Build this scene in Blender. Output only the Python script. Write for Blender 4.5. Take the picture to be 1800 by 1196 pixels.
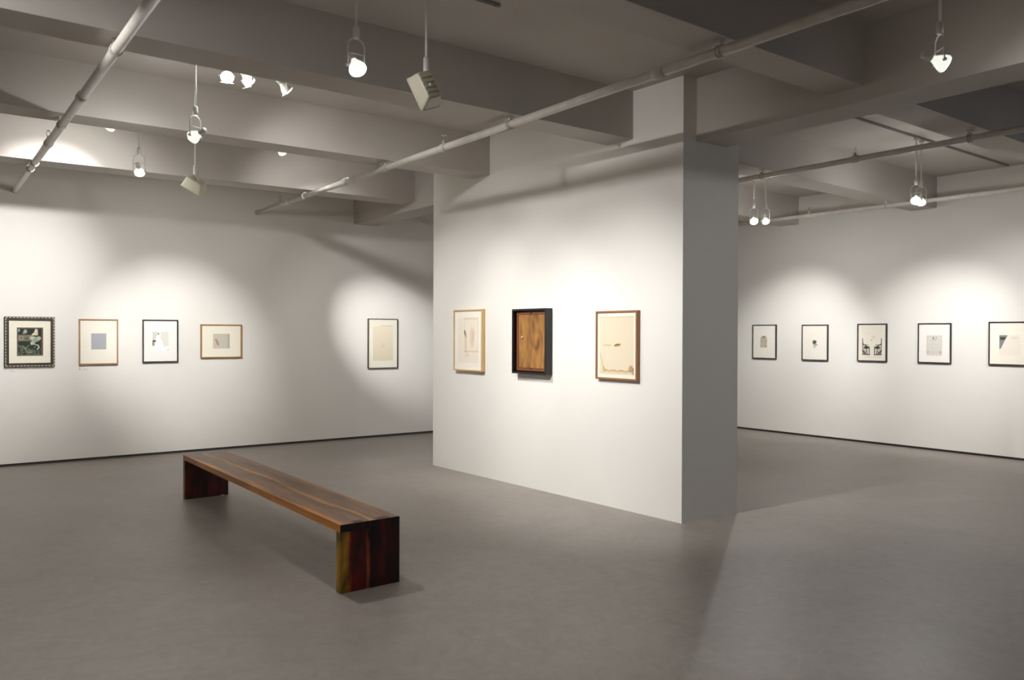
import bpy, bmesh, math, random
import numpy as np
from mathutils import Vector, Matrix, Euler
random.seed(7)
sc = bpy.context.scene
for o in list(bpy.data.objects): bpy.data.objects.remove(o)
C = sc.collection
PI = math.pi

# ------------------------------------------------------------------ camera
F_PX = 1392.64
yaw, pitch, roll = [math.radians(v) for v in (37.2633, -0.455, 0.1798)]
Fw = Vector((math.sin(yaw)*math.cos(pitch), math.cos(yaw)*math.cos(pitch), math.sin(pitch)))
Rt = Vector((math.cos(yaw), -math.sin(yaw), 0)); Up = Rt.cross(Fw)
R2 = Rt*math.cos(roll) + Up*math.sin(roll); U2 = -Rt*math.sin(roll) + Up*math.cos(roll)
cam_d = bpy.data.cameras.new('camera'); cam = bpy.data.objects.new('camera', cam_d); C.objects.link(cam)
cam_d.sensor_width = 36; cam_d.lens = F_PX*36/1800; cam_d.clip_start = .05
cam.matrix_world = Matrix(((R2.x, U2.x, -Fw.x, 0), (R2.y, U2.y, -Fw.y, 0), (R2.z, U2.z, -Fw.z, 1.55), (0, 0, 0, 1)))
cam_d.dof.use_dof = True; cam_d.dof.focus_distance = 7.5; cam_d.dof.aperture_fstop = 1.8
sc.camera = cam

# ------------------------------------------------------------------ world, exposure
w = bpy.data.worlds.new('world'); sc.world = w; w.use_nodes = True
w.node_tree.nodes['Background'].inputs[0].default_value = (.42, .64, 1, 1)
w.node_tree.nodes['Background'].inputs[1].default_value = 1.3
sc.view_settings.view_transform = 'Standard'; sc.view_settings.look = 'None'
sc.view_settings.exposure = 0.0; sc.view_settings.gamma = 1; sc.view_settings.use_curve_mapping = False
sc.cycles.max_bounces = 10; sc.cycles.diffuse_bounces = 8
WARM = (1.0, .99, .97)
POWER = 1.0      # all lamps and fill spots together

def spot(name, loc, target, watts, deg, blend=1.0, radius=.035, parent=None, color=WARM):
    d = bpy.data.lights.new(name, 'SPOT'); d.energy = watts*POWER; d.spot_size = math.radians(deg)
    d.spot_blend = blend; d.shadow_soft_size = radius; d.color = color
    o = bpy.data.objects.new(name, d); C.objects.link(o)
    o.location = loc; v = Vector(target) - Vector(loc)
    o.rotation_euler = v.to_track_quat('-Z', 'Y').to_euler()
    return o
# fill spots added without fixtures, standing in for unseen lamps
for loc, tgt, wt, dg in [((-1, -1.2, 3.4), (-3.9, -1.5, 1.2), 90, 80), ((1.5, -2.2, 3.4), (1.5, -4.9, 1.2), 90, 80),
                     ((-1.2, 6, 3.4), (-3.9, 6.5, 1.2), 120, 80), ((8.2, -1.5, 3.4), (10.9, -1.5, 1.2), 70, 80),
                     ((-1.2, 2.5, 3.4), (-3.9, 2.5, 1.2), 100, 80), ((8.6, 2.05, 3.38), (10.93, 3.85, 1.35), 250, 56),
                     ((.6, 1.9, 3.4), (1.2, 2.6, 0), 48, 120), ((-1.0, 4.72, 3.28), (4.98, 5.1, 2.6), 300, 36), ((1.3, 4.45, 3.42), (4.98, 4.95, .95), 600, 50), ((6.6, -.6, 3.4), (5.4, 4.27, 1.7), 110, 42), ((3.9, 7.95, 3.44), (3.3, 8.8, 0), 55, 110),
                     ((-.6, 4.2, 3.4), (.2, 5.2, 0), 50, 120)]:
    spot('fill_spot', loc, tgt, wt, dg)

# ------------------------------------------------------------------ helpers
def lin(c):
    return tuple(((x/255)/12.92 if x/255 <= .04045 else ((x/255+.055)/1.055)**2.4) for x in c)
def obj(name, bm, mat, parent=None, smooth=False, loc=None, rot=None):
    me = bpy.data.meshes.new(name); bmesh.ops.recalc_face_normals(bm, faces=bm.faces[:]); bm.to_mesh(me); bm.free()
    for m in (mat if isinstance(mat, (list, tuple)) else [mat]): me.materials.append(m)
    if smooth:
        for p in me.polygons: p.use_smooth = True
    o = bpy.data.objects.new(name, me); C.objects.link(o)
    if parent: o.parent = parent
    if loc: o.location = loc
    if rot: o.rotation_euler = rot
    return o
def tag(o, label, cat, group=None):
    o['label'] = label; o['category'] = cat
    if group: o['group'] = group
    return o
def thing(name, label, cat, loc=(0, 0, 0), rot=(0, 0, 0), group=None):
    o = bpy.data.objects.new(name, None); C.objects.link(o); o.location = loc; o.rotation_euler = rot
    o.empty_display_size = .1
    return tag(o, label, cat, group)
def struct(o): o['kind'] = 'structure'; return o
def box(bm, a, b, mi=0, bev=0):
    x0, y0, z0 = a; x1, y1, z1 = b
    vs = [bm.verts.new(p) for p in ((x0,y0,z0),(x1,y0,z0),(x1,y1,z0),(x0,y1,z0),(x0,y0,z1),(x1,y0,z1),(x1,y1,z1),(x0,y1,z1))]
    fs = [bm.faces.new([vs[i] for i in q]) for q in ((0,3,2,1),(4,5,6,7),(0,1,5,4),(1,2,6,5),(2,3,7,6),(3,0,4,7))]
    for f in fs: f.material_index = mi
    if bev:
        es = list({e for f in fs for e in f.edges})
        bmesh.ops.bevel(bm, geom=es, offset=bev, segments=2, affect='EDGES', profile=.5)
    return fs
def prism(bm, pts, z0, z1):
    a = [bm.verts.new((p[0], p[1], z0)) for p in pts]; b = [bm.verts.new((p[0], p[1], z1)) for p in pts]
    bm.faces.new(a[::-1]); bm.faces.new(b); n = len(pts)
    for i in range(n): bm.faces.new((a[i], a[(i+1) % n], b[(i+1) % n], b[i]))
def frame_axes(d):
    d = Vector(d).normalized(); s = Vector((0, 0, 1)) if abs(d.z) < .9 else Vector((1, 0, 0))
    u = d.cross(s).normalized(); return u, d.cross(u).normalized()
def tube(bm, pts, r, seg=12, closed=False, caps=True):
    pts = [Vector(p) for p in pts]; n = len(pts); rings = []
    rr = r if isinstance(r, (list, tuple)) else [r]*n
    u = None
    for i, p in enumerate(pts):
        if closed: d = pts[(i+1) % n] - pts[i-1]
        else: d = pts[min(i+1, n-1)] - pts[max(i-1, 0)]
        d.normalize()
        if u is None: u, v = frame_axes(d)
        else:
            u = (u - d*u.dot(d)).normalized(); v = d.cross(u)
        rings.append([bm.verts.new(p + (u*math.cos(t) + v*math.sin(t))*rr[i]) for t in [2*PI*k/seg for k in range(seg)]])
    m = n if closed else n-1
    for i in range(m):
        A, B = rings[i], rings[(i+1) % n]
        for k in range(seg): bm.faces.new((A[k], A[(k+1) % seg], B[(k+1) % seg], B[k]))
    if caps and not closed:
        bm.faces.new(rings[0][::-1]); bm.faces.new(rings[-1])
def lathe(bm, prof, seg=24, mi=0):          # prof: (r, z) about local z
    rings = []
    for r, z in prof:
        if r < 1e-6: rings.append([bm.verts.new((0, 0, z))])
        else: rings.append([bm.verts.new((r*math.cos(2*PI*k/seg), r*math.sin(2*PI*k/seg), z)) for k in range(seg)])
    for A, B in zip(rings, rings[1:]):
        for k in range(seg):
            a0, a1 = A[k % len(A)], A[(k+1) % len(A)]; b0, b1 = B[k % len(B)], B[(k+1) % len(B)]
            q = [a0, a1, b1, b0]; q2 = []
            for x in q:
                if x not in q2: q2.append(x)
            if len(q2) > 2:
                f = bm.faces.new(q2); f.material_index = mi

# ------------------------------------------------------------------ materials
def new_mat(name, rgb=(200, 200, 200), rough=.5, metal=0, spec=.5):
    m = bpy.data.materials.new(name); m.use_nodes = True; b = m.node_tree.nodes['Principled BSDF']
    b.inputs['Base Color'].default_value = (*lin(rgb), 1); b.inputs['Roughness'].default_value = rough
    b.inputs['Metallic'].default_value = metal; b.inputs['Specular IOR Level'].default_value = spec
    return m
def N(m, t, **kw):
    n = m.node_tree.nodes.new(t)
    for k, v in kw.items(): setattr(n, k, v)
    return n
def L(m, a, b): m.node_tree.links.new(a, b)
def noise_tint(m, scale, c0, c1, detail=4, lo=.35, hi=.65, bump=0, bscale=None, coord='Object', vscale=(1, 1, 1)):
    b = m.node_tree.nodes['Principled BSDF']; tc = N(m, 'ShaderNodeTexCoord'); mp = N(m, 'ShaderNodeMapping')
    mp.inputs['Scale'].default_value = vscale
    L(m, tc.outputs[coord], mp.inputs[0]); nz = N(m, 'ShaderNodeTexNoise'); nz.inputs['Scale'].default_value = scale
    nz.inputs['Detail'].default_value = detail; L(m, mp.outputs[0], nz.inputs['Vector'])
    cr = N(m, 'ShaderNodeValToRGB'); cr.color_ramp.elements[0].position = lo; cr.color_ramp.elements[1].position = hi
    cr.color_ramp.elements[0].color = (*lin(c0), 1); cr.color_ramp.elements[1].color = (*lin(c1), 1)
    L(m, nz.outputs[0], cr.inputs[0]); L(m, cr.outputs[0], b.inputs['Base Color'])
    if bump:
        n2 = N(m, 'ShaderNodeTexNoise'); n2.inputs['Scale'].default_value = bscale or scale*6; n2.inputs['Detail'].default_value = 3
        L(m, mp.outputs[0], n2.inputs['Vector']); bp = N(m, 'ShaderNodeBump'); bp.inputs['Strength'].default_value = bump
        bp.inputs['Distance'].default_value = .002; L(m, n2.outputs[0], bp.inputs['Height']); L(m, bp.outputs[0], b.inputs['Normal'])
    return m
M_wall = noise_tint(new_mat('white_wall_paint', rough=.7, spec=.2), .8, (235, 232, 226), (239, 236, 230), bump=.08, bscale=180)
M_ceil = noise_tint(new_mat('grey_ceiling_paint', rough=.75, spec=.2), 1.1, (190, 184, 177), (198, 192, 185), bump=.15, bscale=90)
M_reveal = new_mat('dark_reveal', (70, 66, 62), .7)
M_pipe = noise_tint(new_mat('painted_pipe', rough=.45), 12, (196, 190, 182), (206, 200, 192))
M_white = new_mat('white_enamel', (226, 224, 218), .4)
M_track = new_mat('track_grey', (150, 146, 140), .5)
M_chrome = new_mat('chrome', (215, 215, 215), .18, 1)

def floor_mat():
    m = new_mat('polished_concrete', rough=.38, spec=.5); b = m.node_tree.nodes['Principled BSDF']
    tc = N(m, 'ShaderNodeTexCoord')
    n1 = N(m, 'ShaderNodeTexNoise'); n1.inputs['Scale'].default_value = .7; n1.inputs['Detail'].default_value = 6; n1.inputs['Roughness'].default_value = .6
    n1.inputs['Distortion'].default_value = .6
    n2 = N(m, 'ShaderNodeTexNoise'); n2.inputs['Scale'].default_value = 9; n2.inputs['Detail'].default_value = 7; n2.inputs['Roughness'].default_value = .7
    n2.inputs['Distortion'].default_value = 1.2
    n3 = N(m, 'ShaderNodeTexNoise'); n3.inputs['Scale'].default_value = 220; n3.inputs['Detail'].default_value = 2
    for n in (n1, n2, n3): L(m, tc.outputs['Object'], n.inputs['Vector'])
    c1 = N(m, 'ShaderNodeValToRGB'); c1.color_ramp.elements[0].position = .3; c1.color_ramp.elements[1].position = .72
    c1.color_ramp.elements[0].color = (*lin((146, 138, 130)), 1); c1.color_ramp.elements[1].color = (*lin((162, 154, 146)), 1)
    L(m, n1.outputs[0], c1.inputs[0])
    c2 = N(m, 'ShaderNodeValToRGB'); c2.color_ramp.elements[0].position = .3; c2.color_ramp.elements[1].position = .7
    c2.color_ramp.elements[0].color = (.82, .82, .82, 1); c2.color_ramp.elements[1].color = (1.08, 1.08, 1.08, 1)
    L(m, n2.outputs[0], c2.inputs[0])
    mx = N(m, 'ShaderNodeMix', data_type='RGBA', blend_type='MULTIPLY'); mx.inputs[0].default_value = 1
    L(m, c1.outputs[0], mx.inputs[6]); L(m, c2.outputs[0], mx.inputs[7])
    c3 = N(m, 'ShaderNodeValToRGB'); c3.color_ramp.elements[0].position = .3; c3.color_ramp.elements[1].position = .7
    c3.color_ramp.elements[0].color = (.94, .94, .94, 1); c3.color_ramp.elements[1].color = (1.05, 1.05, 1.05, 1)
    L(m, n3.outputs[0], c3.inputs[0])
    mx2 = N(m, 'ShaderNodeMix', data_type='RGBA', blend_type='MULTIPLY'); mx2.inputs[0].default_value = 1
    L(m, mx.outputs[2], mx2.inputs[6]); L(m, c3.outputs[0], mx2.inputs[7]); L(m, mx2.outputs[2], b.inputs['Base Color'])
    mr = N(m, 'ShaderNodeMapRange'); mr.inputs[3].default_value = .34; mr.inputs[4].default_value = .5
    L(m, n2.outputs[0], mr.inputs[0]); L(m, mr.outputs[0], b.inputs['Roughness'])
    bp = N(m, 'ShaderNodeBump'); bp.inputs['Strength'].default_value = .12; bp.inputs['Distance'].default_value = .003
    L(m, n2.outputs[0], bp.inputs['Height']); L(m, bp.outputs[0], b.inputs['Normal'])
    return m
M_floor = floor_mat()

# ------------------------------------------------------------------ room shell
CEIL = 3.66
LW_A, LW_B = Vector((.8235, 10.755)), Vector((6.504, 10.585)); lwd = (LW_B - LW_A).normalized()
RW_A, RW_B = Vector((10.86, 8.10)), Vector((10.93, 3.935)); rwd = (RW_B - RW_A).normalized()
def lw(x): return LW_A.y + (x - LW_A.x)*lwd.y/lwd.x
def rw(y): return RW_A.x + (y - RW_A.y)*rwd.x/rwd.y
XL, YB = -4.0, -5.0
corner = (rw(lw(10.8)), lw(10.8))
bm = bmesh.new(); prism(bm, [(XL-.3, YB-.3), (11.4, YB-.3), (11.4, 11.3), (XL-.3, 11.3)], -.2, 0); struct(obj('floor', bm, M_floor))
bm = bmesh.new(); prism(bm, [(XL-.3, YB-.3), (11.4, YB-.3), (11.4, 11.3), (XL-.3, 11.3)], CEIL, CEIL+.25); ceiling = struct(obj('ceiling', bm, M_ceil))
REV = .032
def wallslab(name, p, q, outward, z0=REV, th=.2):
    n = Vector(outward)*th; bm = bmesh.new()
    prism(bm, [p, q, (q[0]+n.x, q[1]+n.y), (p[0]+n.x, p[1]+n.y)], z0, CEIL); return struct(obj(name, bm, M_wall))
def reveal(name, p, q, outward):
    n0 = Vector(outward)*.018; n = Vector(outward)*.2; bm = bmesh.new()
    prism(bm, [(p[0]+n0.x, p[1]+n0.y), (q[0]+n0.x, q[1]+n0.y), (q[0]+n.x, q[1]+n.y), (p[0]+n.x, p[1]+n.y)], 0, REV)
    return struct(obj(name, bm, M_reveal))
wl = wallslab('wall_left', (XL, lw(XL)), corner, (0, 1)); reveal('baseboard_left', (XL, lw(XL)), corner, (0, 1))
wallslab('wall_right', (rw(YB), YB), corner, (1, 0)); reveal('baseboard_right', (rw(YB), YB), corner, (1, 0))
wallslab('wall_front', (XL, YB), (XL, 11.2), (-1, 0), 0)
# back wall behind the photographer; unseen window added on its right for daylight
bm = bmesh.new()
for a, b in (((XL, YB-.2, 0), (7.2, YB, CEIL)), ((10.0, YB-.2, 0), (11.2, YB, CEIL)), ((7.2, YB-.2, 0), (10.0, YB, .9)), ((7.2, YB-.2, 2.9), (10.0, YB, CEIL))): box(bm, a, b)
struct(obj('wall_back', bm, M_wall))
bm = bmesh.new()
for a, b in (((7.2, YB-.12, .9), (7.26, YB-.06, 2.9)), ((9.94, YB-.12, .9), (10.0, YB-.06, 2.9)), ((7.26, YB-.12, .9), (9.94, YB-.06, .96)), ((7.26, YB-.12, 2.84), (9.94, YB-.06, 2.9)), ((8.57, YB-.12, .96), (8.63, YB-.06, 2.84))): box(bm, a, b)
struct(obj('added_window_1', bm, M_white))
# free-standing wall block in the middle, up to the slab
bm = bmesh.new(); PB = [(5.0235, 4.305), (4.902, 7.972), (5.575, 7.945), (5.696, 4.267)]
prism(bm, PB, 0, CEIL); struct(obj('wall_center', bm, M_wall))
# beams: children of the ceiling
def beam(pts, z0):
    bm = bmesh.new(); prism(bm, pts, z0, CEIL+.02); return obj('beam', bm, M_ceil, ceiling)
G0, G1, ZG, ZB = 5.174, 5.532, 3.144, 3.246
beam([(G0, YB), (G1, YB), (G1, lw(5.4)+.01), (G0, lw(5.4)+.01)], ZG)
def lbeam(yn5, yf5, yn_l, yf_l):    # y at x=5.17 and y extrapolated at x=.7
    k0 = (yn5-yn_l)/(5.17-.7); k1 = (yf5-yf_l)/(5.17-.7)
    beam([(XL, yn_l+k0*(XL-.7)), (G0+.01, yn5), (G0+.01, yf5), (XL, yf_l+k1*(XL-.7))], ZB)
lbeam(8.87, 9.21, 9.06, 9.40); lbeam(6.886, 7.18, 6.99, 7.29); lbeam(4.85, 5.158, 4.92, 5.23); lbeam(2.855, 3.13, 2.88, 3.17); lbeam(.82, 1.13, .82, 1.13); lbeam(-1.2, -.9, -1.2, -.9); lbeam(-3.2, -2.9, -3.2, -2.9)
for yn, yf, yn2, yf2 in ((9.0, 9.33, 9.1, 9.43), (6.93, 7.25, 7.035, 7.36), (4.88, 5.2, 4.995, 5.33), (2.855, 3.15, 2.82, 3.13), (.82, 1.13, .82, 1.13), (-1.2, -.9, -1.2, -.9), (-3.2, -2.9, -3.2, -2.9)):
    beam([(G1-.01, yn), (rw(5)+.01, yn2), (rw(5)+.01, yf2), (G1-.01, yf)], ZB)

# ------------------------------------------------------------------ sprinkler pipes
def pipe(x0, y0, x1, y1, z, r, label, hangs, joints, flange=True):
    t = thing('ceiling_pipe', label, 'pipe', (x1, y1, z), group=None)
    d = Vector((x0-x1, y0-y1, 0)); dn = d.normalized(); side = Vector((-dn.y, dn.x, 0))
    bm = bmesh.new(); tube(bm, [(0, 0, 0), d], r, 20); obj('pipe_run', bm, M_pipe, t, True)
    for y in joints:
        p = dn*((y-y1)/dn.y); bm = bmesh.new(); tube(bm, [p-dn*.05, p-dn*.045, p+dn*.045, p+dn*.05], [r+.002, r+.008, r+.008, r+.002], 20); obj('coupling', bm, M_pipe, t, True)
    if flange:
        bm = bmesh.new(); tube(bm, [dn*.0, dn*.012, dn*.016], [r+.006, r+.006, r+.002], 20); obj('wall_flange', bm, M_pipe, t, True)
    for y, top in hangs:
        p = dn*((y-y1)/dn.y); bm = bmesh.new()
        if top > 3.5:        # upright sprinkler head on a tee
            tube(bm, [p-dn*.035, p-dn*.03, p+dn*.03, p+dn*.035], [r+.002, r+.007, r+.007, r+.002], 20)
            tube(bm, [p+Vector((0, 0, r*.5)), p+Vector((0, 0, r+.018)), p+Vector((0, 0, r+.02)), p+Vector((0, 0, r+.035))], [.016, .016, .011, .011], 12)
            h = obj('tee_fitting', bm, M_pipe, t, True); bm = bmesh.new()
            for s in (-1, 1): tube(bm, [p+Vector((s*.005, 0, r+.03)), p+Vector((s*.015, 0, r+.045)), p+Vector((s*.015, 0, r+.06)), p+Vector((0, 0, r+.078))], .003, 6)
            tube(bm, [p+Vector((0, 0, r+.076)), p+Vector((0, 0, r+.079)), p+Vector((0, 0, r+.084))], [.019, .021, .006], 16)
            obj('sprinkler_head', bm, M_chrome, h); continue
        for s in (-.012, .012):
            tube(bm, [p+dn*s+side*((r+.004)*math.cos(a))+Vector((0, 0, (r+.004)*math.sin(a))) for a in [2*PI*k/16 for k in range(16)]], .004, 6, closed=True)
        box(bm, (p.x-.016, p.y-.014, r+.002), (p.x+.016, p.y+.014, r+.018))
        h = obj('pipe_hanger', bm, M_pipe, t)
        bm = bmesh.new(); tube(bm, [p+Vector((0, 0, r+.012)), p+Vector((0, 0, top-z))], .006, 8)
        box(bm, (p.x-.02, p.y-.02, top-z-.008), (p.x+.02, p.y+.02, top-z))
        box(bm, (p.x-.009, p.y-.009, r+.02), (p.x+.009, p.y+.009, r+.034)); obj('hanger_rod', bm, M_pipe, h)
PZ = 3.185
pipe(3.70, YB+.02, 3.765, lw(3.76), PZ, .03, 'long white ceiling pipe running past the middle block, above the centre of the room', [(9.83, CEIL), (9.03, ZB), (6.98, ZB), (5.92, CEIL), (4.95, ZB), (2.93, ZB), (.95, ZB)], [9.55, 7.9, 3.4])
pipe(.93, YB+.02, .97, lw(.97), PZ, .03, 'white ceiling pipe at the left, ending on the left wall above the first picture', [(9.22, ZB), (7.9, CEIL), (7.14, ZB), (5.05, ZB), (3.02, ZB)], [8.9, 6.2])
pipe(7.03, YB+.02, 7.0, lw(7.0), PZ, .026, 'white ceiling pipe over the middle of the right-hand bay, nearer of the two there', [(9.2, ZB), (7.1, ZB), (4.96, ZB), (3.95, CEIL), (2.95, ZB)], [6.1])
pipe(10.05, YB+.02, 9.75, lw(9.75), PZ, .026, 'white ceiling pipe along the right wall above the small black frames', [(9.2, ZB), (6.2, CEIL), (5.13, ZB), (3.0, ZB)], [4.2], True)

# ------------------------------------------------------------------ light tracks
def track(x0, x1, y, label):
    t = thing('lighting_track', label, 'track', ((x0+x1)/2, y, CEIL)); hw = (x1-x0)/2
    bm = bmesh.new(); box(bm, (-hw, -.012, -.02), (hw, -.006, 0)); box(bm, (-hw, .006, -.02), (hw, .012, 0)); box(bm, (-hw, -.008, -.008), (hw, .008, 0)); obj('track_rail', bm, M_track, t)
    for s in (-1, 1):
        bm = bmesh.new(); box(bm, (s*hw-.01, -.014, -.022), (s*hw+.01, .014, 0)); obj('end_cap', bm, M_track, t)
TY = {'a': 7.95, 'b': 6.1, 'c': 4.1, 'd': 2.05}
track(-3.5, 5.1, 7.95, 'grey lighting track on the ceiling nearest the left wall')
track(-3.5, 4.9, 6.1, 'grey lighting track between the second and third beams of the left bay')
track(-3.5, 3.0, 4.1, 'grey lighting track on the slab above the bench end')
track(-3.5, 5.1, 2.05, 'grey lighting track above the camera at the top edge')
track(5.56, 10.8, 4.1, 'thin grey lighting track meeting the right wall above the larger frames')
track(5.75, 10.8, 6.1, 'thin grey lighting track behind the middle block in the right bay')

# ------------------------------------------------------------------ lamps
def emit_mat(name, rgb, s):
    m = bpy.data.materials.new(name); m.use_nodes = True; b = m.node_tree.nodes['Principled BSDF']
    b.inputs['Base Color'].default_value = (.9, .9, .9, 1); b.inputs['Emission Color'].default_value = (*lin(rgb), 1); b.inputs['Emission Strength'].default_value = s
    b.inputs['Roughness'].default_value = .2
    return m
WIDE = .04
M_lens = emit_mat('glowing_lens', (255, 252, 240), 14)
M_bulb = emit_mat('glowing_reflector_glass', (250, 250, 238), .9)
M_bulb_dim = new_mat('reflector_glass', (225, 226, 215), .15, .3)
LAMPG = 'open-yoke spotlights hanging from the ceiling tracks'
def par_lamp(loc, aim, top, label, watts, deg, glow=True, spill=0, blend=1.0, size=1.0, yspin=0):
    """loc = centre of the bulb; a stem runs up to the track at height top"""
    t = thing('spotlight', label, 'spotlight', loc)
    v = (Vector(aim) - Vector(loc)).normalized()
    q = v.to_track_quat('-Z', 'Y'); hz = Vector((v.x, v.y, 0)).normalized(); sd = Vector((-hz.y, hz.x, 0))
    if yspin: sd = Matrix.Rotation(yspin, 3, 'Z') @ sd
    H = top - loc[2]
    cz = min(.165, H-.115)
    if H > .26:
        bm = bmesh.new(); tube(bm, [(0, 0, cz+.02), (0, 0, H-.05)], .0075, 10); obj('stem', bm, M_white, t, True)
    bm = bmesh.new(); box(bm, (-.03, -.014, H-.05), (.03, .014, H-.0225), bev=.003); obj('track_adapter', bm, M_white, t)
    bm = bmesh.new(); lathe(bm, [(0, cz+.05), (.014, cz+.05), (.018, cz+.044), (.018, cz-.012), (.012, cz-.018), (0, cz-.018)], 16); obj('stem_collar', bm, M_white, t, True)
    # yoke: narrow loop from the collar down to the pivots on both sides of the bulb
    w = .05; pts = []
    for a in [k*PI/10 for k in range(11)]:
        pts.append(sd*(w*math.cos(a)) + Vector((0, 0, cz-.06+.045*math.sin(a))))
    pts = [sd*w*.98 + Vector((0, 0, -.012))] + pts + [sd*-w*.98 + Vector((0, 0, -.012))]
    bm = bmesh.new(); tube(bm, pts, .0042, 8)
    tube(bm, [sd*w + Vector((0, 0, cz-.1)), sd*-w + Vector((0, 0, cz-.1))], .003, 8)
    y = obj('yoke', bm, M_white, t, True)
    for s in (-1, 1):
        bm = bmesh.new(); tube(bm, [sd*(s*(w-.006))+Vector((0, 0, -.004)), sd*(s*(w+.01))+Vector((0, 0, -.004))], .009, 12); obj('pivot_knob', bm, M_white, y)
    # socket, reflector bulb and lens; local -Z is the beam
    R = .0475*size
    bm = bmesh.new(); lathe(bm, [(0, .105), (.015, .105), (.019, .1), (.019, .05), (.016, .045), (0, .045)], 18)
    s_ = obj('lamp_socket', bm, M_white, t, True); s_.rotation_euler = q.to_euler()
    bm = bmesh.new(); lathe(bm, [(.0, .05), (.016, .05), (.019, .035), (.03, .015), (R*.92, -.012), (R, -.028), (R, -.034)], 28)
    b_ = obj('bulb', bm, M_bulb if glow else M_bulb_dim, t, True); b_.rotation_euler = q.to_euler()
    bm = bmesh.new(); lathe(bm, [(R*.98, -.033), (R*.9, -.038), (R*.5, -.044), (0, -.046)], 28)
    l_ = obj('lens', bm, M_lens, b_, True)
    p = Vector(loc) + v*.055
    if watts:
        s = spot('lamp_light', p, aim, watts, deg, blend)
        s.parent = t; s.matrix_parent_inverse = Matrix.Translation(Vector(loc)).inverted()
        s = spot('lamp_light_halo', p, aim, watts*.13, min(deg*2.1, 150), 1)
        s.parent = t; s.matrix_parent_inverse = Matrix.Translation(Vector(loc)).inverted()
        s = spot('lamp_light_wide', p, aim, watts*WIDE, 125, .8)
        s.parent = t; s.matrix_parent_inverse = Matrix.Translation(Vector(loc)).inverted()
    if spill:
        d = bpy.data.lights.new('lamp_spill', 'POINT'); d.energy = spill*POWER; d.shadow_soft_size = .03; d.color = WARM
        o = bpy.data.objects.new('lamp_spill', d); C.objects.link(o); o.parent = t; o.location = v*.07
    return t
K = 1.0
TOP = CEIL
par_lamp((1.70, 7.95, 3.05), (2.7, 10.62, 1.45), TOP, 'lit white spotlight on a thin stem near the left wall, above the black-framed robed figure', 350, 44, spill=5)
par_lamp((1.46, 7.93, 3.43), (.6, 10.70, 2.0), TOP, 'spotlight tucked behind the beam, its rim showing above the grey-blue picture', 285, 64)
par_lamp((3.05, 7.93, 3.43), (5.78, 10.6, 1.5), TOP, 'spotlight tucked behind the beam, faint rim showing left of the middle block', 660, 26)
par_lamp((1.69, 6.10, 3.01), (-.6, 10.75, 1.20), TOP, 'lit white spotlight on a stem directly above the box-shaped flood lamp', 220, 50, spill=8)
par_lamp((1.92, 6.10, 3.50), (1.0, 2.0, 0.0), TOP, 'brightest round spotlight close under the ceiling at the upper left', 110, 90, spill=4)
par_lamp((2.08, 6.12, 3.51), (4.93, 7.35, 1.2), TOP, 'white spotlight seen side-on right beside the brightest round one', 265, 54)
par_lamp((2.38, 6.12, 3.50), (4.95, 6.15, 1.2), TOP, 'small spotlight peeking under the beam, right of the bright pair', 190, 56, glow=False)
par_lamp((1.97, 4.02, 3.03), (1.9, 1.6, 0), TOP, 'large lit spotlight on a stem at the top centre-left of the view', 28, 100, spill=3)
par_lamp((8.455, 6.1, 2.99), (5.8, 3.6, 0), TOP, 'left one of the far pair of hanging spotlights right of the middle block', 32, 100, spill=9)
par_lamp((8.70, 6.1, 3.01), (10.89, 7.05, 1.15), TOP, 'right one of the far pair of hanging spotlights right of the middle block', 245, 62, spill=9)
par_lamp((8.49, 4.1, 2.99), (5.4, 2.8, 0), TOP, 'brighter left one of the near pair of spotlights in front of the right wall', 34, 100, spill=9)
par_lamp((8.645, 4.12, 2.99), (10.92, 4.95, 1.2), TOP, 'right one of the near pair of spotlights in front of the right wall', 230, 60, spill=9)
par_lamp((4.50, 2.05, 3.05), (9.4, -1.8, .4), TOP, 'lit spotlight with a wide yoke hanging alone at the upper right', 45, 60, spill=1)

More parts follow.
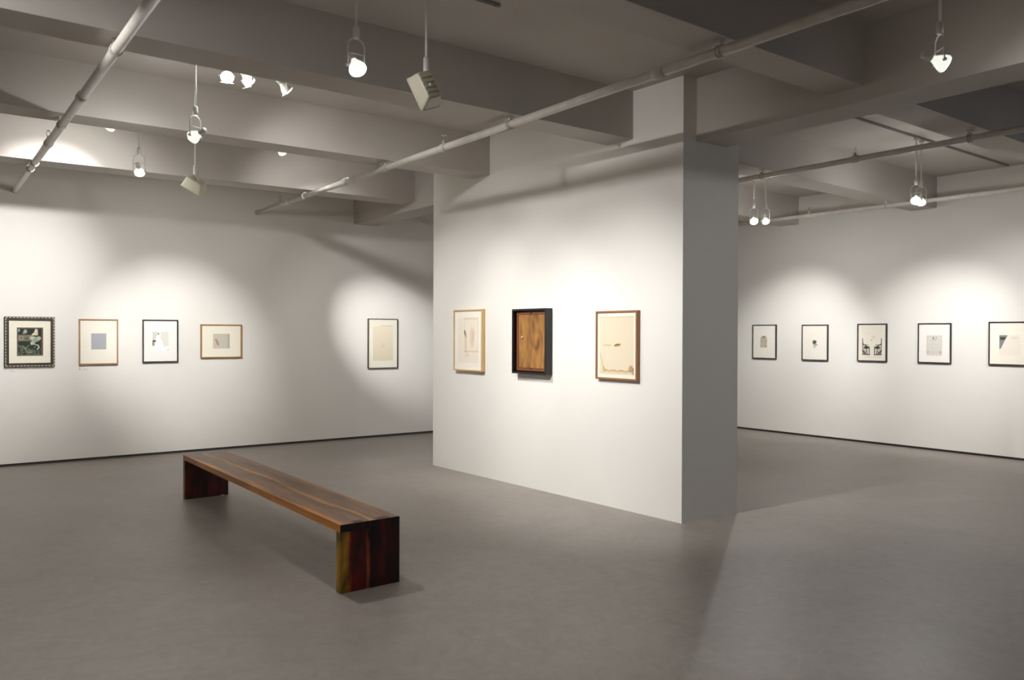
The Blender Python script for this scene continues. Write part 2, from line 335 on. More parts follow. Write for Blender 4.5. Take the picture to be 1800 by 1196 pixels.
M_flood = new_mat('cream_enamel', (205, 200, 180), .45)
def flood(loc, xaxis, aim, label, watts):
    t = thing('flood_lamp', label, 'flood lamp', loc)
    z = -Vector(aim).normalized(); x = Vector(xaxis); x = (x - z*x.dot(z)).normalized(); y = z.cross(x)
    rot = Matrix((x, y, z)).transposed().to_euler()
    def sect(hx, hy, zz, r=.012):
        return [(sx*(hx-r)+r*math.cos(a), sy*(hy-r)+r*math.sin(a), zz) for sx, sy, a0 in ((1, 1, 0), (-1, 1, PI/2), (-1, -1, PI), (1, -1, 1.5*PI)) for a in (a0, a0+PI/4, a0+PI/2)]
    bm = bmesh.new()
    rings = [[bm.verts.new(p) for p in sect(*s)] for s in ((.075, .04, .055), (.085, .048, .045), (.105, .06, -.045), (.109, .064, -.047), (.109, .064, -.055), (.1, .056, -.055), (.085, .045, .03))]
    for A, B in zip(rings, rings[1:]):
        for k in range(12): bm.faces.new((A[k], A[(k+1) % 12], B[(k+1) % 12], B[k]))
    bm.faces.new(rings[0]); bm.faces.new(rings[-1])
    h = obj('lamp_housing', bm, M_flood, t); h.rotation_euler = rot
    for k in range(4):
        b2 = bmesh.new(); xx = -.045+k*.03; box(b2, (xx-.003, -.036, .053), (xx+.003, .036, .064)); obj('cooling_fin', b2, M_flood, h)
    b3 = bmesh.new(); box(b3, (-.08, -.042, -.022), (.08, .042, -.018)); obj('lamp_glass', b3, M_bulb_dim, h)
    top = Vector((0, 0, .105)); H = CEIL - loc[2]
    kn = (x*0.02 + z*.055)
    bm = bmesh.new(); tube(bm, [kn, top], .011, 12); obj('knuckle', bm, M_white, t, True)
    bm = bmesh.new(); lathe(bm, [(0, .18), (.015, .18), (.018, .175), (.018, .1), (.014, .095), (0, .095)], 16); obj('stem_collar', bm, M_white, t, True)
    bm = bmesh.new(); tube(bm, [(0, 0, .17), (0, 0, H-.05)], .0075, 10); obj('stem', bm, M_white, t, True)
    bm = bmesh.new(); box(bm, (-.03, -.014, H-.05), (.03, .014, H-.0225), bev=.003); obj('track_adapter', bm, M_white, t)
    if watts:
        s = spot('lamp_light', Vector(loc)+Vector(aim).normalized()*.08, Vector(loc)+Vector(aim), watts, 95)
        s.parent = t; s.matrix_parent_inverse = Matrix.Translation(Vector(loc)).inverted()
flood((2.20, 7.95, 2.985), Rt*.86-Up*.5, -Rt*.5-Up*.8+Fw*.6, 'cream box-shaped flood lamp in front of the left wall, its lip tilted down left', 0)
flood((2.42, 4.02, 2.99), Rt*.42-Up*.9, -Rt*.85-Up*.42+Fw*1.7, 'cream box-shaped flood lamp hanging near the top centre, tipped steeply', 0)

# ------------------------------------------------------------------ pictures
def attr_mat():
    m = new_mat('printed_paper', rough=.8, spec=.1); a = N(m, 'ShaderNodeVertexColor', layer_name='Col')
    L(m, a.outputs[0], m.node_tree.nodes['Principled BSDF'].inputs['Base Color']); return m
M_print = attr_mat()
def glass_mat():
    m = bpy.data.materials.new('picture_glass'); m.use_nodes = True; nt = m.node_tree; nt.nodes.clear()
    o = N(m, 'ShaderNodeOutputMaterial'); mx = N(m, 'ShaderNodeMixShader'); tr = N(m, 'ShaderNodeBsdfTransparent'); gl = N(m, 'ShaderNodeBsdfGlossy'); fr = N(m, 'ShaderNodeFresnel')
    gl.inputs['Roughness'].default_value = .03; fr.inputs[0].default_value = 1.35
    ge = N(m, 'ShaderNodeNewGeometry'); sb = N(m, 'ShaderNodeMath', operation='SUBTRACT'); sb.inputs[0].default_value = 1; L(m, ge.outputs['Backfacing'], sb.inputs[1])
    ml = N(m, 'ShaderNodeMath', operation='MULTIPLY'); L(m, fr.outputs[0], ml.inputs[0]); L(m, sb.outputs[0], ml.inputs[1]); L(m, ml.outputs[0], mx.inputs[0]); L(m, tr.outputs[0], mx.inputs[1]); L(m, gl.outputs[0], mx.inputs[2]); L(m, mx.outputs[0], o.inputs[0])
    return m
M_glass = glass_mat()
def wood_simple(name, c0, c1, rough=.45, vs=(30, 30, 2)):
    return noise_tint(new_mat(name, rough=rough), 1.5, c0, c1, detail=5, lo=.3, hi=.7, vscale=vs)
M_black = noise_tint(new_mat('black_stained_wood', rough=.4), 14, (24, 22, 21), (34, 31, 29))
M_dkbrown = noise_tint(new_mat('dark_brown_wood', rough=.4), 14, (44, 30, 26), (56, 38, 32))
M_gold = wood_simple('honey_wood', (150, 112, 60), (172, 132, 78))
M_red = wood_simple('reddish_wood', (158, 118, 80), (176, 132, 92))
M_maple = wood_simple('pale_maple', (205, 172, 120), (220, 190, 138))
M_walnut = wood_simple('walnut_frame', (138, 96, 62), (160, 114, 76))
M_oldgrey = noise_tint(new_mat('aged_dark_wood', rough=.5), 20, (58, 50, 42), (78, 70, 60))
M_bead = new_mat('bone_inlay', (196, 190, 170), .5)
def matm(rgb): return noise_tint(new_mat('mat_board', rough=.9, spec=.1), 40, rgb, tuple(min(255, c+3) for c in rgb), bump=.05)

def sheet(parent, w, h, cx, cz, y, fn, nx=44, nz=52, name='print', t=.0006):
    """flat printed sheet: a fine grid whose vertex colours carry the print"""
    us = np.linspace(0, 1, nx); vs = np.linspace(0, 1, nz)
    verts = [(cx+(u-.5)*w, y, cz+(v-.5)*h) for v in vs for u in us]
    faces = [(j*nx+i, j*nx+i+1, (j+1)*nx+i+1, (j+1)*nx+i) for j in range(nz-1) for i in range(nx-1)]
    n = len(verts); idx = [0, nx-1, nz*nx-1, (nz-1)*nx]
    verts += [(verts[i][0], y+t, verts[i][2]) for i in idx]
    for k in range(4): faces.append((idx[k], n+k, n+(k+1) % 4, idx[(k+1) % 4]))
    me = bpy.data.meshes.new(name); me.from_pydata(verts, [], faces); me.materials.append(M_print)
    U, V = np.meshgrid(us, vs); col = np.clip(fn(U, V), 0, 255)/255.
    col = np.where(col <= .04045, col/12.92, ((col+.055)/1.055)**2.4).reshape(-1, 3)
    col = np.vstack([col, col[idx]]); rgba = np.ones((len(verts), 4)); rgba[:, :3] = col
    ca = me.color_attributes.new('Col', 'FLOAT_COLOR', 'POINT'); ca.data.foreach_set('color', rgba.ravel())
    o = bpy.data.objects.new(name, me); C.objects.link(o); o.parent = parent; return o
rng = np.random.default_rng(3)
def base(U, c): return np.ones(U.shape+(3,))*np.array(c, float)
def blob(img, U, V, cx, cy, rx, ry, c, a=1, ang=0, soft=.35):
    dx, dy = U-cx, V-cy; ca, sa = math.cos(ang), math.sin(ang)
    x = (dx*ca+dy*sa)/rx; y = (-dx*sa+dy*ca)/ry; d = np.sqrt(x*x+y*y)
    k = np.clip((1+soft/2-d)/soft, 0, 1)[..., None]*a; return img*(1-k)+np.array(c)*k
def rect(img, U, V, x0, y0, x1, y1, c, a=1, s=.012):
    k = (np.clip((U-x0)/s+.5, 0, 1)*np.clip((x1-U)/s+.5, 0, 1)*np.clip((V-y0)/s+.5, 0, 1)*np.clip((y1-V)/s+.5, 0, 1))[..., None]*a
    return img*(1-k)+np.array(c)*k
def seg(img, U, V, x0, y0, x1, y1, w, c, a=1):
    dx, dy = x1-x0, y1-y0; tt = np.clip(((U-x0)*dx+(V-y0)*dy)/(dx*dx+dy*dy), 0, 1)
    d = np.hypot(U-x0-tt*dx, V-y0-tt*dy); k = np.clip(1.5-d/w, 0, 1)[..., None]*a; return img*(1-k)+np.array(c)*k
def tri(img, U, V, P, c, a=1):
    k = np.ones(U.shape)
    for i in range(len(P)):
        (x0, y0), (x1, y1) = P[i], P[(i+1) % len(P)]
        e = ((x1-x0)*(V-y0)-(y1-y0)*(U-x0))/math.hypot(x1-x0, y1-y0); k = k*np.clip(e/.02+.5, 0, 1)
    k = k[..., None]*a; return img*(1-k)+np.array(c)*k
def speck(img, amp): return img + rng.normal(0, amp, img.shape[:2])[..., None]

def pr_dark(U, V):
    i = base(U, (112, 104, 96)); i = rect(i, U, V, .05, .05, .95, .96, (56, 60, 54))
    i = rect(i, U, V, .05, .52, .55, .74, (128, 126, 108)); i = blob(i, U, V, .17, .63, .09, .08, (158, 152, 128)); i = blob(i, U, V, .17, .63, .04, .04, (120, 100, 84))
    i = blob(i, U, V, .38, .61, .09, .06, (96, 98, 82), .7)
    i = blob(i, U, V, .32, .86, .07, .07, (176, 180, 168)); i = blob(i, U, V, .26, .8, .05, .03, (150, 156, 144)); i = blob(i, U, V, .08, .9, .04, .05, (150, 170, 154))
    i = tri(i, U, V, [(.42, .7), (.62, .72), (.8, .93), (.7, .95), (.6, .8), (.42, .75)], (226, 214, 178))
    i = tri(i, U, V, [(.6, .72), (.8, .72), (.8, .93), (.7, .96)], (222, 210, 176))
    i = blob(i, U, V, .66, .6, .18, .08, (196, 200, 176), 1, -.3); i = blob(i, U, V, .83, .62, .09, .07, (178, 190, 168)); i = blob(i, U, V, .74, .58, .06, .05, (130, 146, 124), .7)
    i = blob(i, U, V, .6, .46, .1, .07, (190, 194, 176), 1, .5); i = blob(i, U, V, .68, .55, .07, .09, (150, 164, 142))
    i = seg(i, U, V, .62, .42, .8, .37, .02, (170, 178, 160)); i = seg(i, U, V, .8, .38, .84, .3, .02, (214, 214, 200)); i = seg(i, U, V, .84, .3, .78, .23, .02, (214, 214, 200))
    r = np.random.default_rng(5)
    for k in range(46):
        x, y = r.uniform(.07, .6), r.uniform(.07, .38)
        if y < .4-.25*x: i = blob(i, U, V, x, y, r.uniform(.02, .05), r.uniform(.015, .035), tuple(np.array((122, 130, 106))+r.integers(-20, 36)), .8, r.uniform(0, 3))
    for k in range(26):
        i = blob(i, U, V, r.uniform(.4, .9), r.uniform(.07, .24), r.uniform(.02, .045), .02, tuple(np.array((104, 122, 96))+r.integers(-16, 40)), .8, r.uniform(0, 3))
    i = blob(i, U, V, .44, .36, .025, .02, (150, 158, 144)); i = blob(i, U, V, .68, .3, .03, .02, (150, 158, 144))
    i = rect(i, U, V, .93, .05, .99, .96, (120, 88, 88), .8); return speck(i, 5)
def pr_greyblue(U, V): return speck(base(U, (178, 180, 186)), 3)
def pr_figure(U, V):
    i = base(U, (234, 232, 222))
    for k in range(16): i = rect(i, U, V, .52+k*.03, .2, .53+k*.03, 1, (205, 202, 190), .6)
    i = rect(i, U, V, 0, .5, .2, 1, (214, 212, 198)); i = tri(i, U, V, [(.1, 0), (.78, 0), (.46, .93), (.3, .93)], (252, 252, 250))
    i = rect(i, U, V, .78, 0, 1, .22, (250, 249, 244)); i = rect(i, U, V, 0, 0, .12, .22, (250, 249, 244))
    i = blob(i, U, V, .37, .89, .045, .04, (50, 48, 46)); i = blob(i, U, V, .1, .5, .12, .05, (70, 68, 66)); i = rect(i, U, V, 0, .24, .05, .54, (60, 56, 54)); i = rect(i, U, V, .06, .26, .14, .42, (170, 150, 138), .8)
    i = seg(i, U, V, .24, .75, .26, .98, .012, (150, 144, 132)); i = seg(i, U, V, .52, .72, .6, .55, .012, (196, 188, 172)); i = blob(i, U, V, .97, .03, .02, .02, (90, 80, 70)); return i
def pr_clip(U, V):
    i = base(U, (203, 200, 186)); i = rect(i, U, V, .4, 0, .41, 1, (184, 180, 166), .9); i = rect(i, U, V, .86, 0, 1, 1, (176, 172, 156), .7)
    for k in range(9): i = rect(i, U, V, .43+k*.06, 0, .437+k*.06, 1, (192, 188, 176), .5)
    for a, b in (((.14, .6), (.28, .22)), ((.22, .64), (.36, .26))): i = seg(i, U, V, *a, *b, .012, (170, 40, 34))
    i = seg(i, U, V, .14, .6, .22, .64, .012, (170, 40, 34)); i = seg(i, U, V, .28, .22, .36, .26, .012, (170, 40, 34)); i = seg(i, U, V, .21, .55, .3, .3, .014, (190, 110, 92)); return i
def pr_faint(U, V):
    i = base(U, (243, 232, 208)); i = i*(1-.07*(1-V))[..., None]; i = rect(i, U, V, 0, .97, .3, 1, (250, 244, 228)); i = rect(i, U, V, .46, .95, 1, 1, (226, 214, 190), .6)
    i = blob(i, U, V, .52, .42, .1, .07, (226, 206, 184), .7); i = blob(i, U, V, .52, .44, .05, .04, (236, 220, 202), .8); i = rect(i, U, V, 0, 0, 1, .08, (228, 216, 186), .6); return speck(i, 1)
def pr_board(U, V):
    i = base(U, (240, 230, 212)); i = rect(i, U, V, .3, .96, 1, .985, (214, 202, 180), .8); i = seg(i, U, V, .32, .25, .32, .97, .012, (214, 204, 190), .7); i = seg(i, U, V, .98, .25, .98, .97, .012, (214, 204, 190), .7)
    i = seg(i, U, V, .3, .25, 1, .26, .012, (206, 190, 160), .8); i = seg(i, U, V, .34, .69, .4, .58, .03, (120, 84, 76)); i = seg(i, U, V, .38, .58, .41, .24, .035, (224, 192, 160), .8)
    i = blob(i, U, V, .68, .56, .08, .22, (226, 202, 176), .8, .1); i = blob(i, U, V, .76, .62, .04, .16, (212, 184, 156), .6); i = blob(i, U, V, .45, .17, .1, .02, (216, 198, 180), .7); return speck(i, 1.5)
def pr_stain(U, V):
    i = base(U, (229, 215, 190)); e = .012*np.sin(U*19)+.01*np.sin(U*47)
    i = seg(i, U, V, .02, .35, .12, .1, .02, (206, 184, 140), .7); i = seg(i, U, V, .12, .1, .16, .05, .025, (190, 160, 108), .8)
    for k in range(14):
        x = .14+k*.06; i = blob(i, U, V, x, .055+.012*math.sin(k*1.7), .045, .016, (188, 156, 104), .75)
    i = rect(i, U, V, 0, 0, 1, .045, (222, 206, 178), .8); i = blob(i, U, V, .92, .1, .06, .06, (190, 138, 100), .8); i = rect(i, U, V, .97, .0, 1, .12, (96, 88, 60), .9)
    i = seg(i, U, V, .12, .5, .34, .5, .008, (190, 168, 124), .8); i = blob(i, U, V, .53, .505, .09, .022, (120, 88, 44), 1, .12); i = blob(i, U, V, .54, .5, .05, .008, (190, 150, 90), 1, .12); i = rect(i, U, V, 0, .988, 1, 1, (196, 172, 126), .8)
    return speck(i, 1.5)
def pr_sketch(U, V):
    i = base(U, (214, 202, 182)); r = np.random.default_rng(11)
    for k in range(60):
        x, y = r.uniform(.1, .9), r.uniform(.05, .95)
        i = seg(i, U, V, x, y, x+r.uniform(-.1, .1), y+r.uniform(-.12, .12), .02, tuple(np.array((120, 106, 90))+r.integers(-20, 60)), .8)
    i = blob(i, U, V, .5, .9, .16, .05, (92, 84, 76)); i = tri(i, U, V, [(0, .72), (.22, 1), (0, 1)], (243, 238, 228)); i = tri(i, U, V, [(.78, 1), (1, .7), (1, 1)], (243, 238, 228)); return i
def pr_plant(U, V):
    i = base(U, (240, 234, 224)); i = blob(i, U, V, .45, .7, .36, .2, (78, 80, 76)); i = blob(i, U, V, .4, .55, .25, .12, (110, 112, 106), .8)
    i = seg(i, U, V, .3, .5, .45, .08, .05, (96, 96, 90)); i = seg(i, U, V, .6, .5, .45, .1, .04, (120, 118, 110)); i = seg(i, U, V, .6, .35, .9, .4, .05, (110, 96, 88)); i = blob(i, U, V, .45, .33, .08, .1, (246, 244, 240)); return i
def pr_chairs(U, V):
    i = base(U, (226, 219, 205)); i = rect(i, U, V, .03, .02, .97, .98, (230, 223, 209))
    for s in (-1, 1):
        c = .5+s*.28
        f = lambda x: c + s*x
        i = seg(i, U, V, f(.2), .62, f(.16), .12, .018, (40, 38, 36)); i = seg(i, U, V, f(.19), .46, f(-.02), .38, .016, (50, 48, 44)); i = seg(i, U, V, f(-.14), .36, f(-.15), .14, .02, (36, 34, 32))
        i = blob(i, U, V, f(0), .34, .13, .04, (48, 46, 42)); i = seg(i, U, V, f(.0), .36, f(-.04), .14, .022, (60, 58, 52)); i = seg(i, U, V, f(.18), .24, f(.05), .14, .03, (70, 66, 60)); i = seg(i, U, V, f(.2), .12, f(-.17), .11, .014, (44, 42, 38))
        i = seg(i, U, V, f(.1), .3, f(.02), .18, .016, (120, 114, 104)); i = seg(i, U, V, f(.12), .43, f(-.1), .43, .008, (110, 104, 96))
    i = blob(i, U, V, .48, .58, .025, .02, (120, 116, 108)); i = blob(i, U, V, .58, .68, .09, .05, (212, 206, 188), .8); return i
def pr_grid(U, V):
    i = base(U, (222, 216, 208)); i = rect(i, U, V, 0, .04, 1, .5, (216, 210, 202), .6)
    for x in (.02, .4, .98): i = seg(i, U, V, x, .02, x, .98, .01, (200, 194, 186), .8)
    for y in (.04, .16, .56, .75, .95): i = seg(i, U, V, .02, y, .98, y, .01, (202, 196, 188), .8)
    i = blob(i, U, V, .44, .86, .05, .06, (140, 136, 132)); i = blob(i, U, V, .62, .86, .05, .06, (176, 172, 166), .8); i = blob(i, U, V, .52, .76, .05, .03, (176, 172, 166), .8); i = blob(i, U, V, .1, .18, .08, .08, (196, 190, 182), .8); i = blob(i, U, V, .88, .16, .08, .08, (190, 184, 178), .8); return i
def pr_corner(U, V):
    i = base(U, (240, 231, 217)); i = tri(i, U, V, [(0, .3), (.3, .4), (.28, .76), (.38, .98), (0, .98)], (132, 138, 142)); i = tri(i, U, V, [(0, .9), (.06, .76), (.27, .76), (.36, .9)], (74, 78, 72)); i = tri(i, U, V, [(.0, .9), (.36, .9), (.4, 1), (0, 1)], (140, 140, 120))
    i = rect(i, U, V, .55, .8, .9, .92, (226, 206, 180), .5); return i

def ring(bm, W, H, w, y0, y1, mi=0, bev=.0015):
    """mitred picture-frame ring between outer W x H and inner, depth y0..y1 (front is y0)"""
    def q(hw, hh, y): return [bm.verts.new(p) for p in ((-hw, y, -hh), (hw, y, -hh), (hw, y, hh), (-hw, y, hh))]
    a = [q(W/2, H/2, y1), q(W/2, H/2, y0+bev), q(W/2-bev, H/2-bev, y0), q(W/2-w+bev, H/2-w+bev, y0), q(W/2-w, H/2-w, y0+bev), q(W/2-w, H/2-w, y1)]
    for A, B in zip(a, a[1:]+a[:1]):
        for k in range(4):
            f = bm.faces.new((A[k], A[(k+1) % 4], B[(k+1) % 4], B[k])); f.material_index = mi
def picture(loc, rz, W, H, depth, fw, fmat, mrgb, label, fn=None, pw=0, ph=0, pcx=0, pcz=0, glass=True, gy=None, nx=44, nz=52, window=True):
    t = thing('framed_picture', label, 'picture', loc, (0, 0, rz), 'framed works on the gallery walls')
    bm = bmesh.new(); ring(bm, W, H, fw, -depth, 0); f = obj('frame', bm, fmat, t)
    bm = bmesh.new(); my = -depth+.012; box(bm, (-W/2+fw, my, -H/2+fw), (W/2-fw, my+.003, H/2-fw)); obj('mat_board', bm, matm(mrgb), t)
    bm = bmesh.new(); box(bm, (-W/2+fw, -.006, -H/2+fw), (W/2-fw, -.003, H/2-fw)); obj('backing_board', bm, M_oldgrey, t)
    if fn: sheet(t, pw, ph, pcx, pcz, my-.0012, fn, nx, nz)
    if window and fn:
        bm = bmesh.new(); g = .0035
        for a, b in (((pcx-pw/2-g, my-.002, pcz-ph/2-g), (pcx-pw/2, my, pcz+ph/2+g)), ((pcx+pw/2, my-.002, pcz-ph/2-g), (pcx+pw/2+g, my, pcz+ph/2+g)), ((pcx-pw/2, my-.002, pcz+ph/2), (pcx+pw/2, my, pcz+ph/2+g)), ((pcx-pw/2, my-.002, pcz-ph/2-g), (pcx+pw/2, my, pcz-ph/2))): box(bm, a, b)
        obj('window_bevel', bm, matm(mrgb), t)
    if glass:
        bm = bmesh.new(); gy = -depth+.005; box(bm, (-W/2+fw, gy, -H/2+fw), (W/2-fw, gy+.0015, H/2-fw)); obj('glass', bm, M_glass, t)
    return t
LANG = math.atan2(lwd.y, lwd.x)
def on_left(s): p = LW_A + lwd*s; return p.x, p.y
def pl(s0, s1, z0, z1, *a, **k):
    x, y = on_left((s0+s1)/2); return picture((x, y, (z0+z1)/2), LANG, s1-s0, z1-z0, *a, **k)
t1 = pl(.045, .545, 1.149, 1.730, .035, .034, M_oldgrey, (240, 234, 216), 'largest picture on the left wall, dark print in a beaded dark frame', pr_dark, .262, .33, 0, .0, nx=70, nz=84)
bm = bmesh.new()
for k in range(14):
    x = -.23+k*.46/13
    for s in (-1, 1): box(bm, (x-.010, -.0385, s*.2805-.0045), (x+.010, -.034, s*.2805+.0045))
for k in range(16):
    z = -.262+k*.524/15
    for s in (-1, 1): box(bm, (s*.2405-.0045, -.0385, z-.010), (s*.2405+.0045, -.034, z+.010))
o = obj('bead_trim', bm, M_bead, t1); o['kind'] = 'stuff'
bm = bmesh.new(); ring(bm, .44, .52, .012, -.0375, -.03); obj('inner_slip', bm, M_dkbrown, t1)
pl(.797, 1.223, 1.160, 1.712, .035, .014, M_red, (246, 240, 226), 'picture with a plain grey-blue square in a thin reddish wood frame', pr_greyblue, .165, .195, .0, .005)
pl(1.501, 1.921, 1.173, 1.713, .032, .014, M_black, (244, 242, 236), 'black-framed picture on the left wall with a pale robed shape', pr_figure, .19, .235, .0, -.0)
pl(2.197, 2.727, 1.218, 1.661, .032, .015, M_gold, (244, 237, 219), 'landscape-format picture with a small red paper clip shape, honey wood frame', pr_clip, .215, .195, .0, -.0)
pl(4.570, 5.056, 1.028, 1.768, .032, .0095, M_dkbrown, (243, 238, 222), 'tall pale picture alone at the right end of the left wall', pr_faint, .33, .53, .0, .01)
cd = Vector((4.902-5.0235, 7.972-4.305)).normalized(); CANG = math.atan2(-cd.y, -cd.x)
def on_col(s): p = Vector((5.0235, 4.305)) + cd*s; return p.x, p.y
def pc(s0, s1, z0, z1, *a, **k):
    x, y = on_col((s0+s1)/2); return picture((x, y, (z0+z1)/2), CANG, abs(s1-s0), z1-z0, *a, **k)
pc(2.657, 3.188, 1.139, 1.815, .05, .016, M_maple, (243, 237, 226), 'pale maple framed work on the middle block, leftmost of its three', pr_board, .38, .50, .0, .0)
pc(.454, .952, 1.144, 1.756, .045, .017, M_walnut, (243, 236, 220), 'water-stained paper in a walnut frame, nearest the corner of the middle block', pr_stain, .41, .51, .0, .0, nx=60, nz=72)
# shadow box with the wooden door panel
def panel_mat():
    m = new_mat('aged_oak_panel', rough=.45); b = m.node_tree.nodes['Principled BSDF']; tc = N(m, 'ShaderNodeTexCoord'); mp = N(m, 'ShaderNodeMapping')
    mp.inputs['Scale'].default_value = (4.5, 1, 1.3); L(m, tc.outputs['Object'], mp.inputs[0])
    wv = N(m, 'ShaderNodeTexNoise'); wv.inputs['Scale'].default_value = 1.6; wv.inputs['Detail'].default_value = 6; wv.inputs['Distortion'].default_value = 2.2; L(m, mp.outputs[0], wv.inputs[0])
    cr = N(m, 'ShaderNodeValToRGB'); e = cr.color_ramp.elements; e[0].position = .32; e[0].color = (*lin((98, 66, 36)), 1); e[1].position = .66; e[1].color = (*lin((172, 124, 64)), 1)
    n = cr.color_ramp.elements.new(.48); n.color = (*lin((142, 98, 50)), 1)
    L(m, wv.outputs[0], cr.inputs[0]); L(m, cr.outputs[0], b.inputs['Base Color']); return m
x, y = on_col((1.583+2.103)/2); W, H = .52, .649
t = thing('shadow_box', 'dark shadow box holding a small golden-brown wooden door, centre of the middle block', 'picture', (x, y, 1.474), (0, 0, CANG), 'framed works on the gallery walls')
bm = bmesh.new(); ring(bm, W, H, .020, -.085, 0); obj('frame', bm, M_black, t)
bm = bmesh.new(); box(bm, (-W/2+.02, -.012, -H/2+.02), (W/2-.02, -.003, H/2-.02)); obj('backing_board', bm, M_dkbrown, t)
M_rb = wood_simple('red_brown_rail', (112, 64, 42), (136, 80, 52))
bm = bmesh.new(); ring(bm, W-.07, H-.06, .026, -.05, -.012); obj('door_rail', bm, M_rb, t)
bm = bmesh.new(); box(bm, (-W/2+.063, -.046, -H/2+.058), (W/2-.063, -.012, H/2-.058), bev=.003); d = obj('door_panel', bm, panel_mat(), t)
bm = bmesh.new(); lathe(bm, [(0, .022), (.009, .02), (.011, .012), (.006, .004), (.009, 0)], 14); obj('door_knob', bm, new_mat('bone_knob', (214, 190, 160), .4), d, True, (-.13, -.046, .04), (PI/2, 0, 0))
for s in (-1, 1):
    bm = bmesh.new(); box(bm, (-.012, -.056, s*.277-.006), (.012, -.05, s*.277+.006)); obj('latch', bm, new_mat('brass_latch', (90, 66, 40), .4, .6), t)
RANG = math.atan2(rwd.y, rwd.x)
def pr_(s0, s1, z0, z1, *a, **k):
    p = RW_A + rwd*((s0+s1)/2); return picture((p.x, p.y, (z0+z1)/2), RANG, s1-s0, z1-z0, *a, **k)
OFF = 0.0
pr_(.264, .700, 1.164, 1.707, .03, .014, M_black, (243, 238, 228), 'black-framed small brown sketch, first on the right wall beside the middle block', pr_sketch, .13, .19, -.01, .0)
pr_(1.144, 1.573, 1.160, 1.701, .03, .014, M_black, (241, 236, 226), 'black-framed tiny dark plant drawing, second from the middle block', pr_plant, .09, .135, .0, -.02)
pr_(2.028, 2.456, 1.171, 1.709, .03, .014, M_black, (234, 227, 214), 'black-framed print of two dark chair shapes side by side on the right wall', pr_chairs, .29, .44, .0, .0, nx=60, nz=84)
pr_(2.881, 3.309, 1.173, 1.709, .03, .014, M_black, (243, 238, 232), 'black-framed faint grid drawing, fourth picture on the right wall', pr_grid, .2, .27, .0, -.03)
pr_(3.760, 4.30, 1.174, 1.720, .03, .014, M_dkbrown, (245, 238, 224), 'picture cut by the right edge, grey folded shape on cream paper', pr_corner, .235, .25, -.03, -.02)
# small wall labels
M_lab = new_mat('label_card', (238, 238, 236), .6)
for s, z, lb in ((.12, 1.105, 'small white label card under the beaded dark frame'), (.87, 1.105, 'small white label card with a dark dot under the grey-blue picture')):
    x, y = on_left(s); t = thing('wall_label', lb, 'label', (x, y, z), (0, 0, LANG), 'label cards on the left wall')
    bm = bmesh.new(); box(bm, (-.045, -.002, -.022), (.045, 0, .022)); obj('card', bm, M_lab, t)
    bm = bmesh.new(); 
    for k in range(3): box(bm, (-.03, -.0026, .008-k*.01), (.01+.012*((k*7) % 3), -.0019, .0095-k*.01))
    obj('printed_lines', bm, new_mat('grey_ink', (150, 150, 150), .7), t)
    if s > .5:
        bm = bmesh.new(); lathe(bm, [(0, .003), (.006, .003), (.0065, 0)], 14); obj('sale_dot', bm, new_mat('dark_dot', (60, 40, 40), .6), t, False, (-.062, 0, .002), (PI/2, 0, 0))

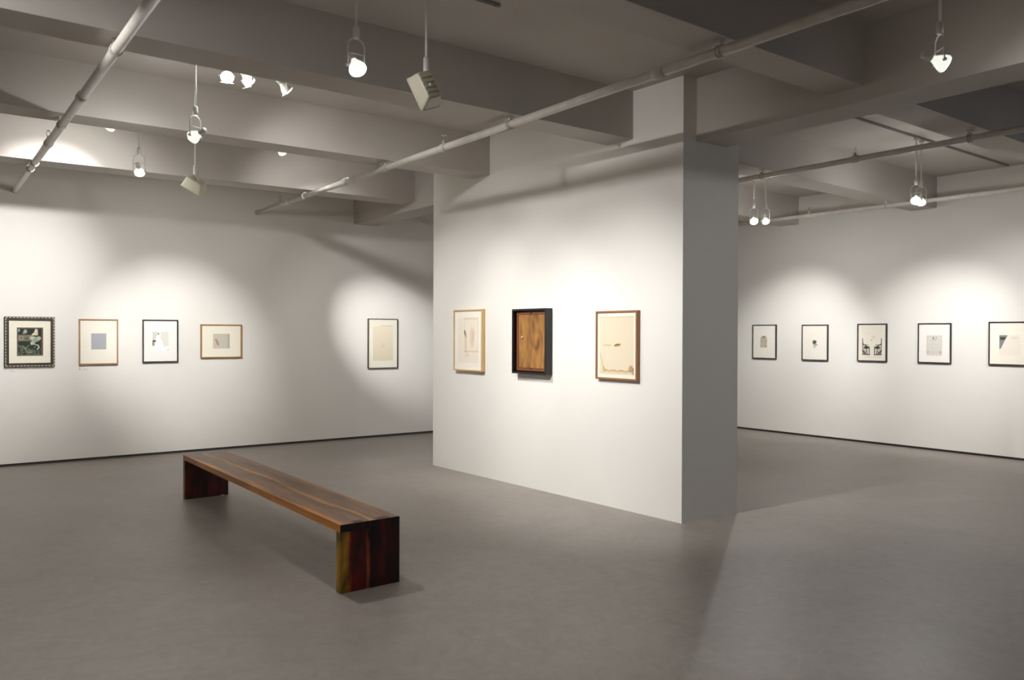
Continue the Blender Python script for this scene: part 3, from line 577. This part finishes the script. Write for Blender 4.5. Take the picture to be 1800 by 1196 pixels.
# ------------------------------------------------------------------ bench
def bench_mat(name, stops, axis, width, x0, dark=1.0, warp=.06, knots=0, gr=.25, rough=.42):
    """stops: (cross position 0..1, rgb); grain runs along the other axis ('y' for the seat, 'z' for the legs)"""
    m = new_mat(name, rough=rough, spec=.4); b = m.node_tree.nodes['Principled BSDF']; tc = N(m, 'ShaderNodeTexCoord')
    sp = N(m, 'ShaderNodeSeparateXYZ'); L(m, tc.outputs['Object'], sp.inputs[0])
    wm = N(m, 'ShaderNodeMapping'); wm.inputs['Scale'].default_value = (2, 1.1, 9) if axis == 'y' else (3, 3, 3.2); L(m, tc.outputs['Object'], wm.inputs[0])
    wn = N(m, 'ShaderNodeTexNoise'); wn.inputs['Scale'].default_value = 1.3; wn.inputs['Detail'].default_value = 2; L(m, wm.outputs[0], wn.inputs[0])
    m1 = N(m, 'ShaderNodeMath', operation='SUBTRACT'); m1.inputs[1].default_value = .5; L(m, wn.outputs[0], m1.inputs[0])
    m2 = N(m, 'ShaderNodeMath', operation='MULTIPLY'); m2.inputs[1].default_value = warp*2; L(m, m1.outputs[0], m2.inputs[0])
    m3 = N(m, 'ShaderNodeMath', operation='SUBTRACT'); m3.inputs[1].default_value = x0; L(m, sp.outputs[0], m3.inputs[0])
    m4 = N(m, 'ShaderNodeMath', operation='DIVIDE'); m4.inputs[1].default_value = width; L(m, m3.outputs[0], m4.inputs[0])
    m5 = N(m, 'ShaderNodeMath', operation='ADD'); L(m, m4.outputs[0], m5.inputs[0]); L(m, m2.outputs[0], m5.inputs[1])
    cr = N(m, 'ShaderNodeValToRGB'); e = cr.color_ramp.elements
    e[0].position = stops[0][0]; e[0].color = (*lin(stops[0][1]), 1); e[1].position = stops[-1][0]; e[1].color = (*lin(stops[-1][1]), 1)
    for p, c in stops[1:-1]: n = e.new(p); n.color = (*lin(c), 1)
    L(m, m5.outputs[0], cr.inputs[0])
    gm = N(m, 'ShaderNodeMapping'); gm.inputs['Scale'].default_value = (30, 2.2, 30) if axis == 'y' else (30, 30, 3); L(m, tc.outputs['Object'], gm.inputs[0])
    gn = N(m, 'ShaderNodeTexNoise'); gn.inputs['Scale'].default_value = 1; gn.inputs['Detail'].default_value = 6; gn.inputs['Distortion'].default_value = .8; L(m, gm.outputs[0], gn.inputs[0])
    gr_ = N(m, 'ShaderNodeMapRange'); gr_.inputs[1].default_value = .3; gr_.inputs[2].default_value = .7; gr_.inputs[3].default_value = 1-gr*1.4; gr_.inputs[4].default_value = 1+gr; L(m, gn.outputs[0], gr_.inputs[0])
    bn = N(m, 'ShaderNodeMapping'); bn.inputs['Scale'].default_value = (9, 1.2, 9) if axis == 'y' else (12, 12, 4); L(m, tc.outputs['Object'], bn.inputs[0])
    kn = N(m, 'ShaderNodeTexNoise'); kn.inputs['Scale'].default_value = 1; kn.inputs['Detail'].default_value = 3; L(m, bn.outputs[0], kn.inputs[0])
    kr = N(m, 'ShaderNodeMapRange'); kr.inputs[1].default_value = .38; kr.inputs[2].default_value = .6; kr.inputs[3].default_value = 1-knots; kr.inputs[4].default_value = 1.1; L(m, kn.outputs[0], kr.inputs[0])
    mu = N(m, 'ShaderNodeMath', operation='MULTIPLY'); L(m, gr_.outputs[0], mu.inputs[0]); L(m, kr.outputs[0], mu.inputs[1])
    vm = N(m, 'ShaderNodeVectorMath', operation='SCALE'); L(m, cr.outputs[0], vm.inputs[0]); L(m, mu.outputs[0], vm.inputs['Scale']); L(m, vm.outputs[0], b.inputs['Base Color'])
    return m
BW, BL, BH, BT, LT = .40, 3.385, .411, .046, .055
WAL, HON = (150, 114, 88), (206, 150, 88)
M_top = bench_mat('walnut_seat', [(0, (208, 138, 62)), (.06, (196, 134, 70)), (.12, WAL), (.40, (146, 110, 86)), (.455, (150, 112, 84)), (.475, HON), (.535, (196, 142, 84)), (.56, (140, 106, 84)), (.9, (136, 104, 82)), (1, (170, 126, 84))], 'y', BW, 0, warp=.13, knots=.3, gr=.12)
M_leg = bench_mat('maroon_heartwood', [(0, (200, 152, 44)), (.11, (184, 136, 38)), (.15, (168, 70, 22)), (.19, (104, 24, 11)), (.42, (90, 19, 9)), (.445, (170, 82, 34)), (.48, (160, 66, 30)), (.50, (66, 13, 7)), (.8, (76, 17, 8)), (1, (44, 8, 5))], 'z', BW, 0, warp=.05, knots=.75, gr=.25)
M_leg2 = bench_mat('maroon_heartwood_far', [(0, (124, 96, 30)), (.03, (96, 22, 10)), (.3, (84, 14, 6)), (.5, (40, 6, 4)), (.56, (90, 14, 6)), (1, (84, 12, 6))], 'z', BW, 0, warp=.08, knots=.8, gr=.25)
M_end = noise_tint(new_mat('dark_end_grain', rough=.6), 60, (8, 5, 4), (16, 9, 7))
bench = thing('wooden_bench', 'long low walnut bench with dark red slab legs on the concrete floor', 'bench', (2.03, 4.345, 0))
JA = [(0, .235), (.40, .62), (.84, 1.0)]        # ends of the seat boards show here, leg fingers between them
seam = .49
for i, (a, b) in enumerate(((0, seam), (seam, 1))):
    bm = bmesh.new(); g = .0006
    box(bm, (a*BW+(g if i else 0), LT, BH-BT), (b*BW-(0 if i else g), BL-LT, BH))
    for s0, s1 in JA:
        lo, hi = max(s0, a), min(s1, b)
        if hi - lo < .01: continue
        for y0, y1, endy in ((0, LT, 0), (BL-LT, BL, BL)):
            fs = box(bm, (lo*BW+.0004, y0, BH-BT), (hi*BW-.0004, y1, BH))
            for f in fs:
                if abs(f.calc_center_median().y-endy) < 1e-4: f.material_index = 1
    obj('seat_plank', bm, [M_top, M_end], bench)
gaps = [(.235, .40), (.62, .84)]
for y0, y1, mm in ((0.0, LT, M_leg), (BL-LT, BL, M_leg2)):
    for a, b in ((0, seam), (seam, 1)):
        bm = bmesh.new(); box(bm, (a*BW+.0004, y0+.0008, 0 if a else -.0), (b*BW-.0004, y1-.0008, BH-BT))
        for s0, s1 in gaps:
            lo, hi = max(s0, a), min(s1, b)
            if hi-lo > .01: box(bm, (lo*BW, y0+.0008, BH-BT), (hi*BW, y1-.0008, BH-.0004))
        obj('leg_board', bm, mm, bench)
bm = bmesh.new(); box(bm, (.455*BW, -.0012, BH-.1), (.535*BW, .01, BH-.066)); obj('inlaid_patch', bm, M_end, bench)
bm = bmesh.new(); box(bm, (.33, BL-LT+.006, 0), (.36, BL-.01, .006)); o = obj('levelling_shim', bm, M_white, bench, loc=(0, -.02, 0)); o['label'] = 'small white shim under the far leg'
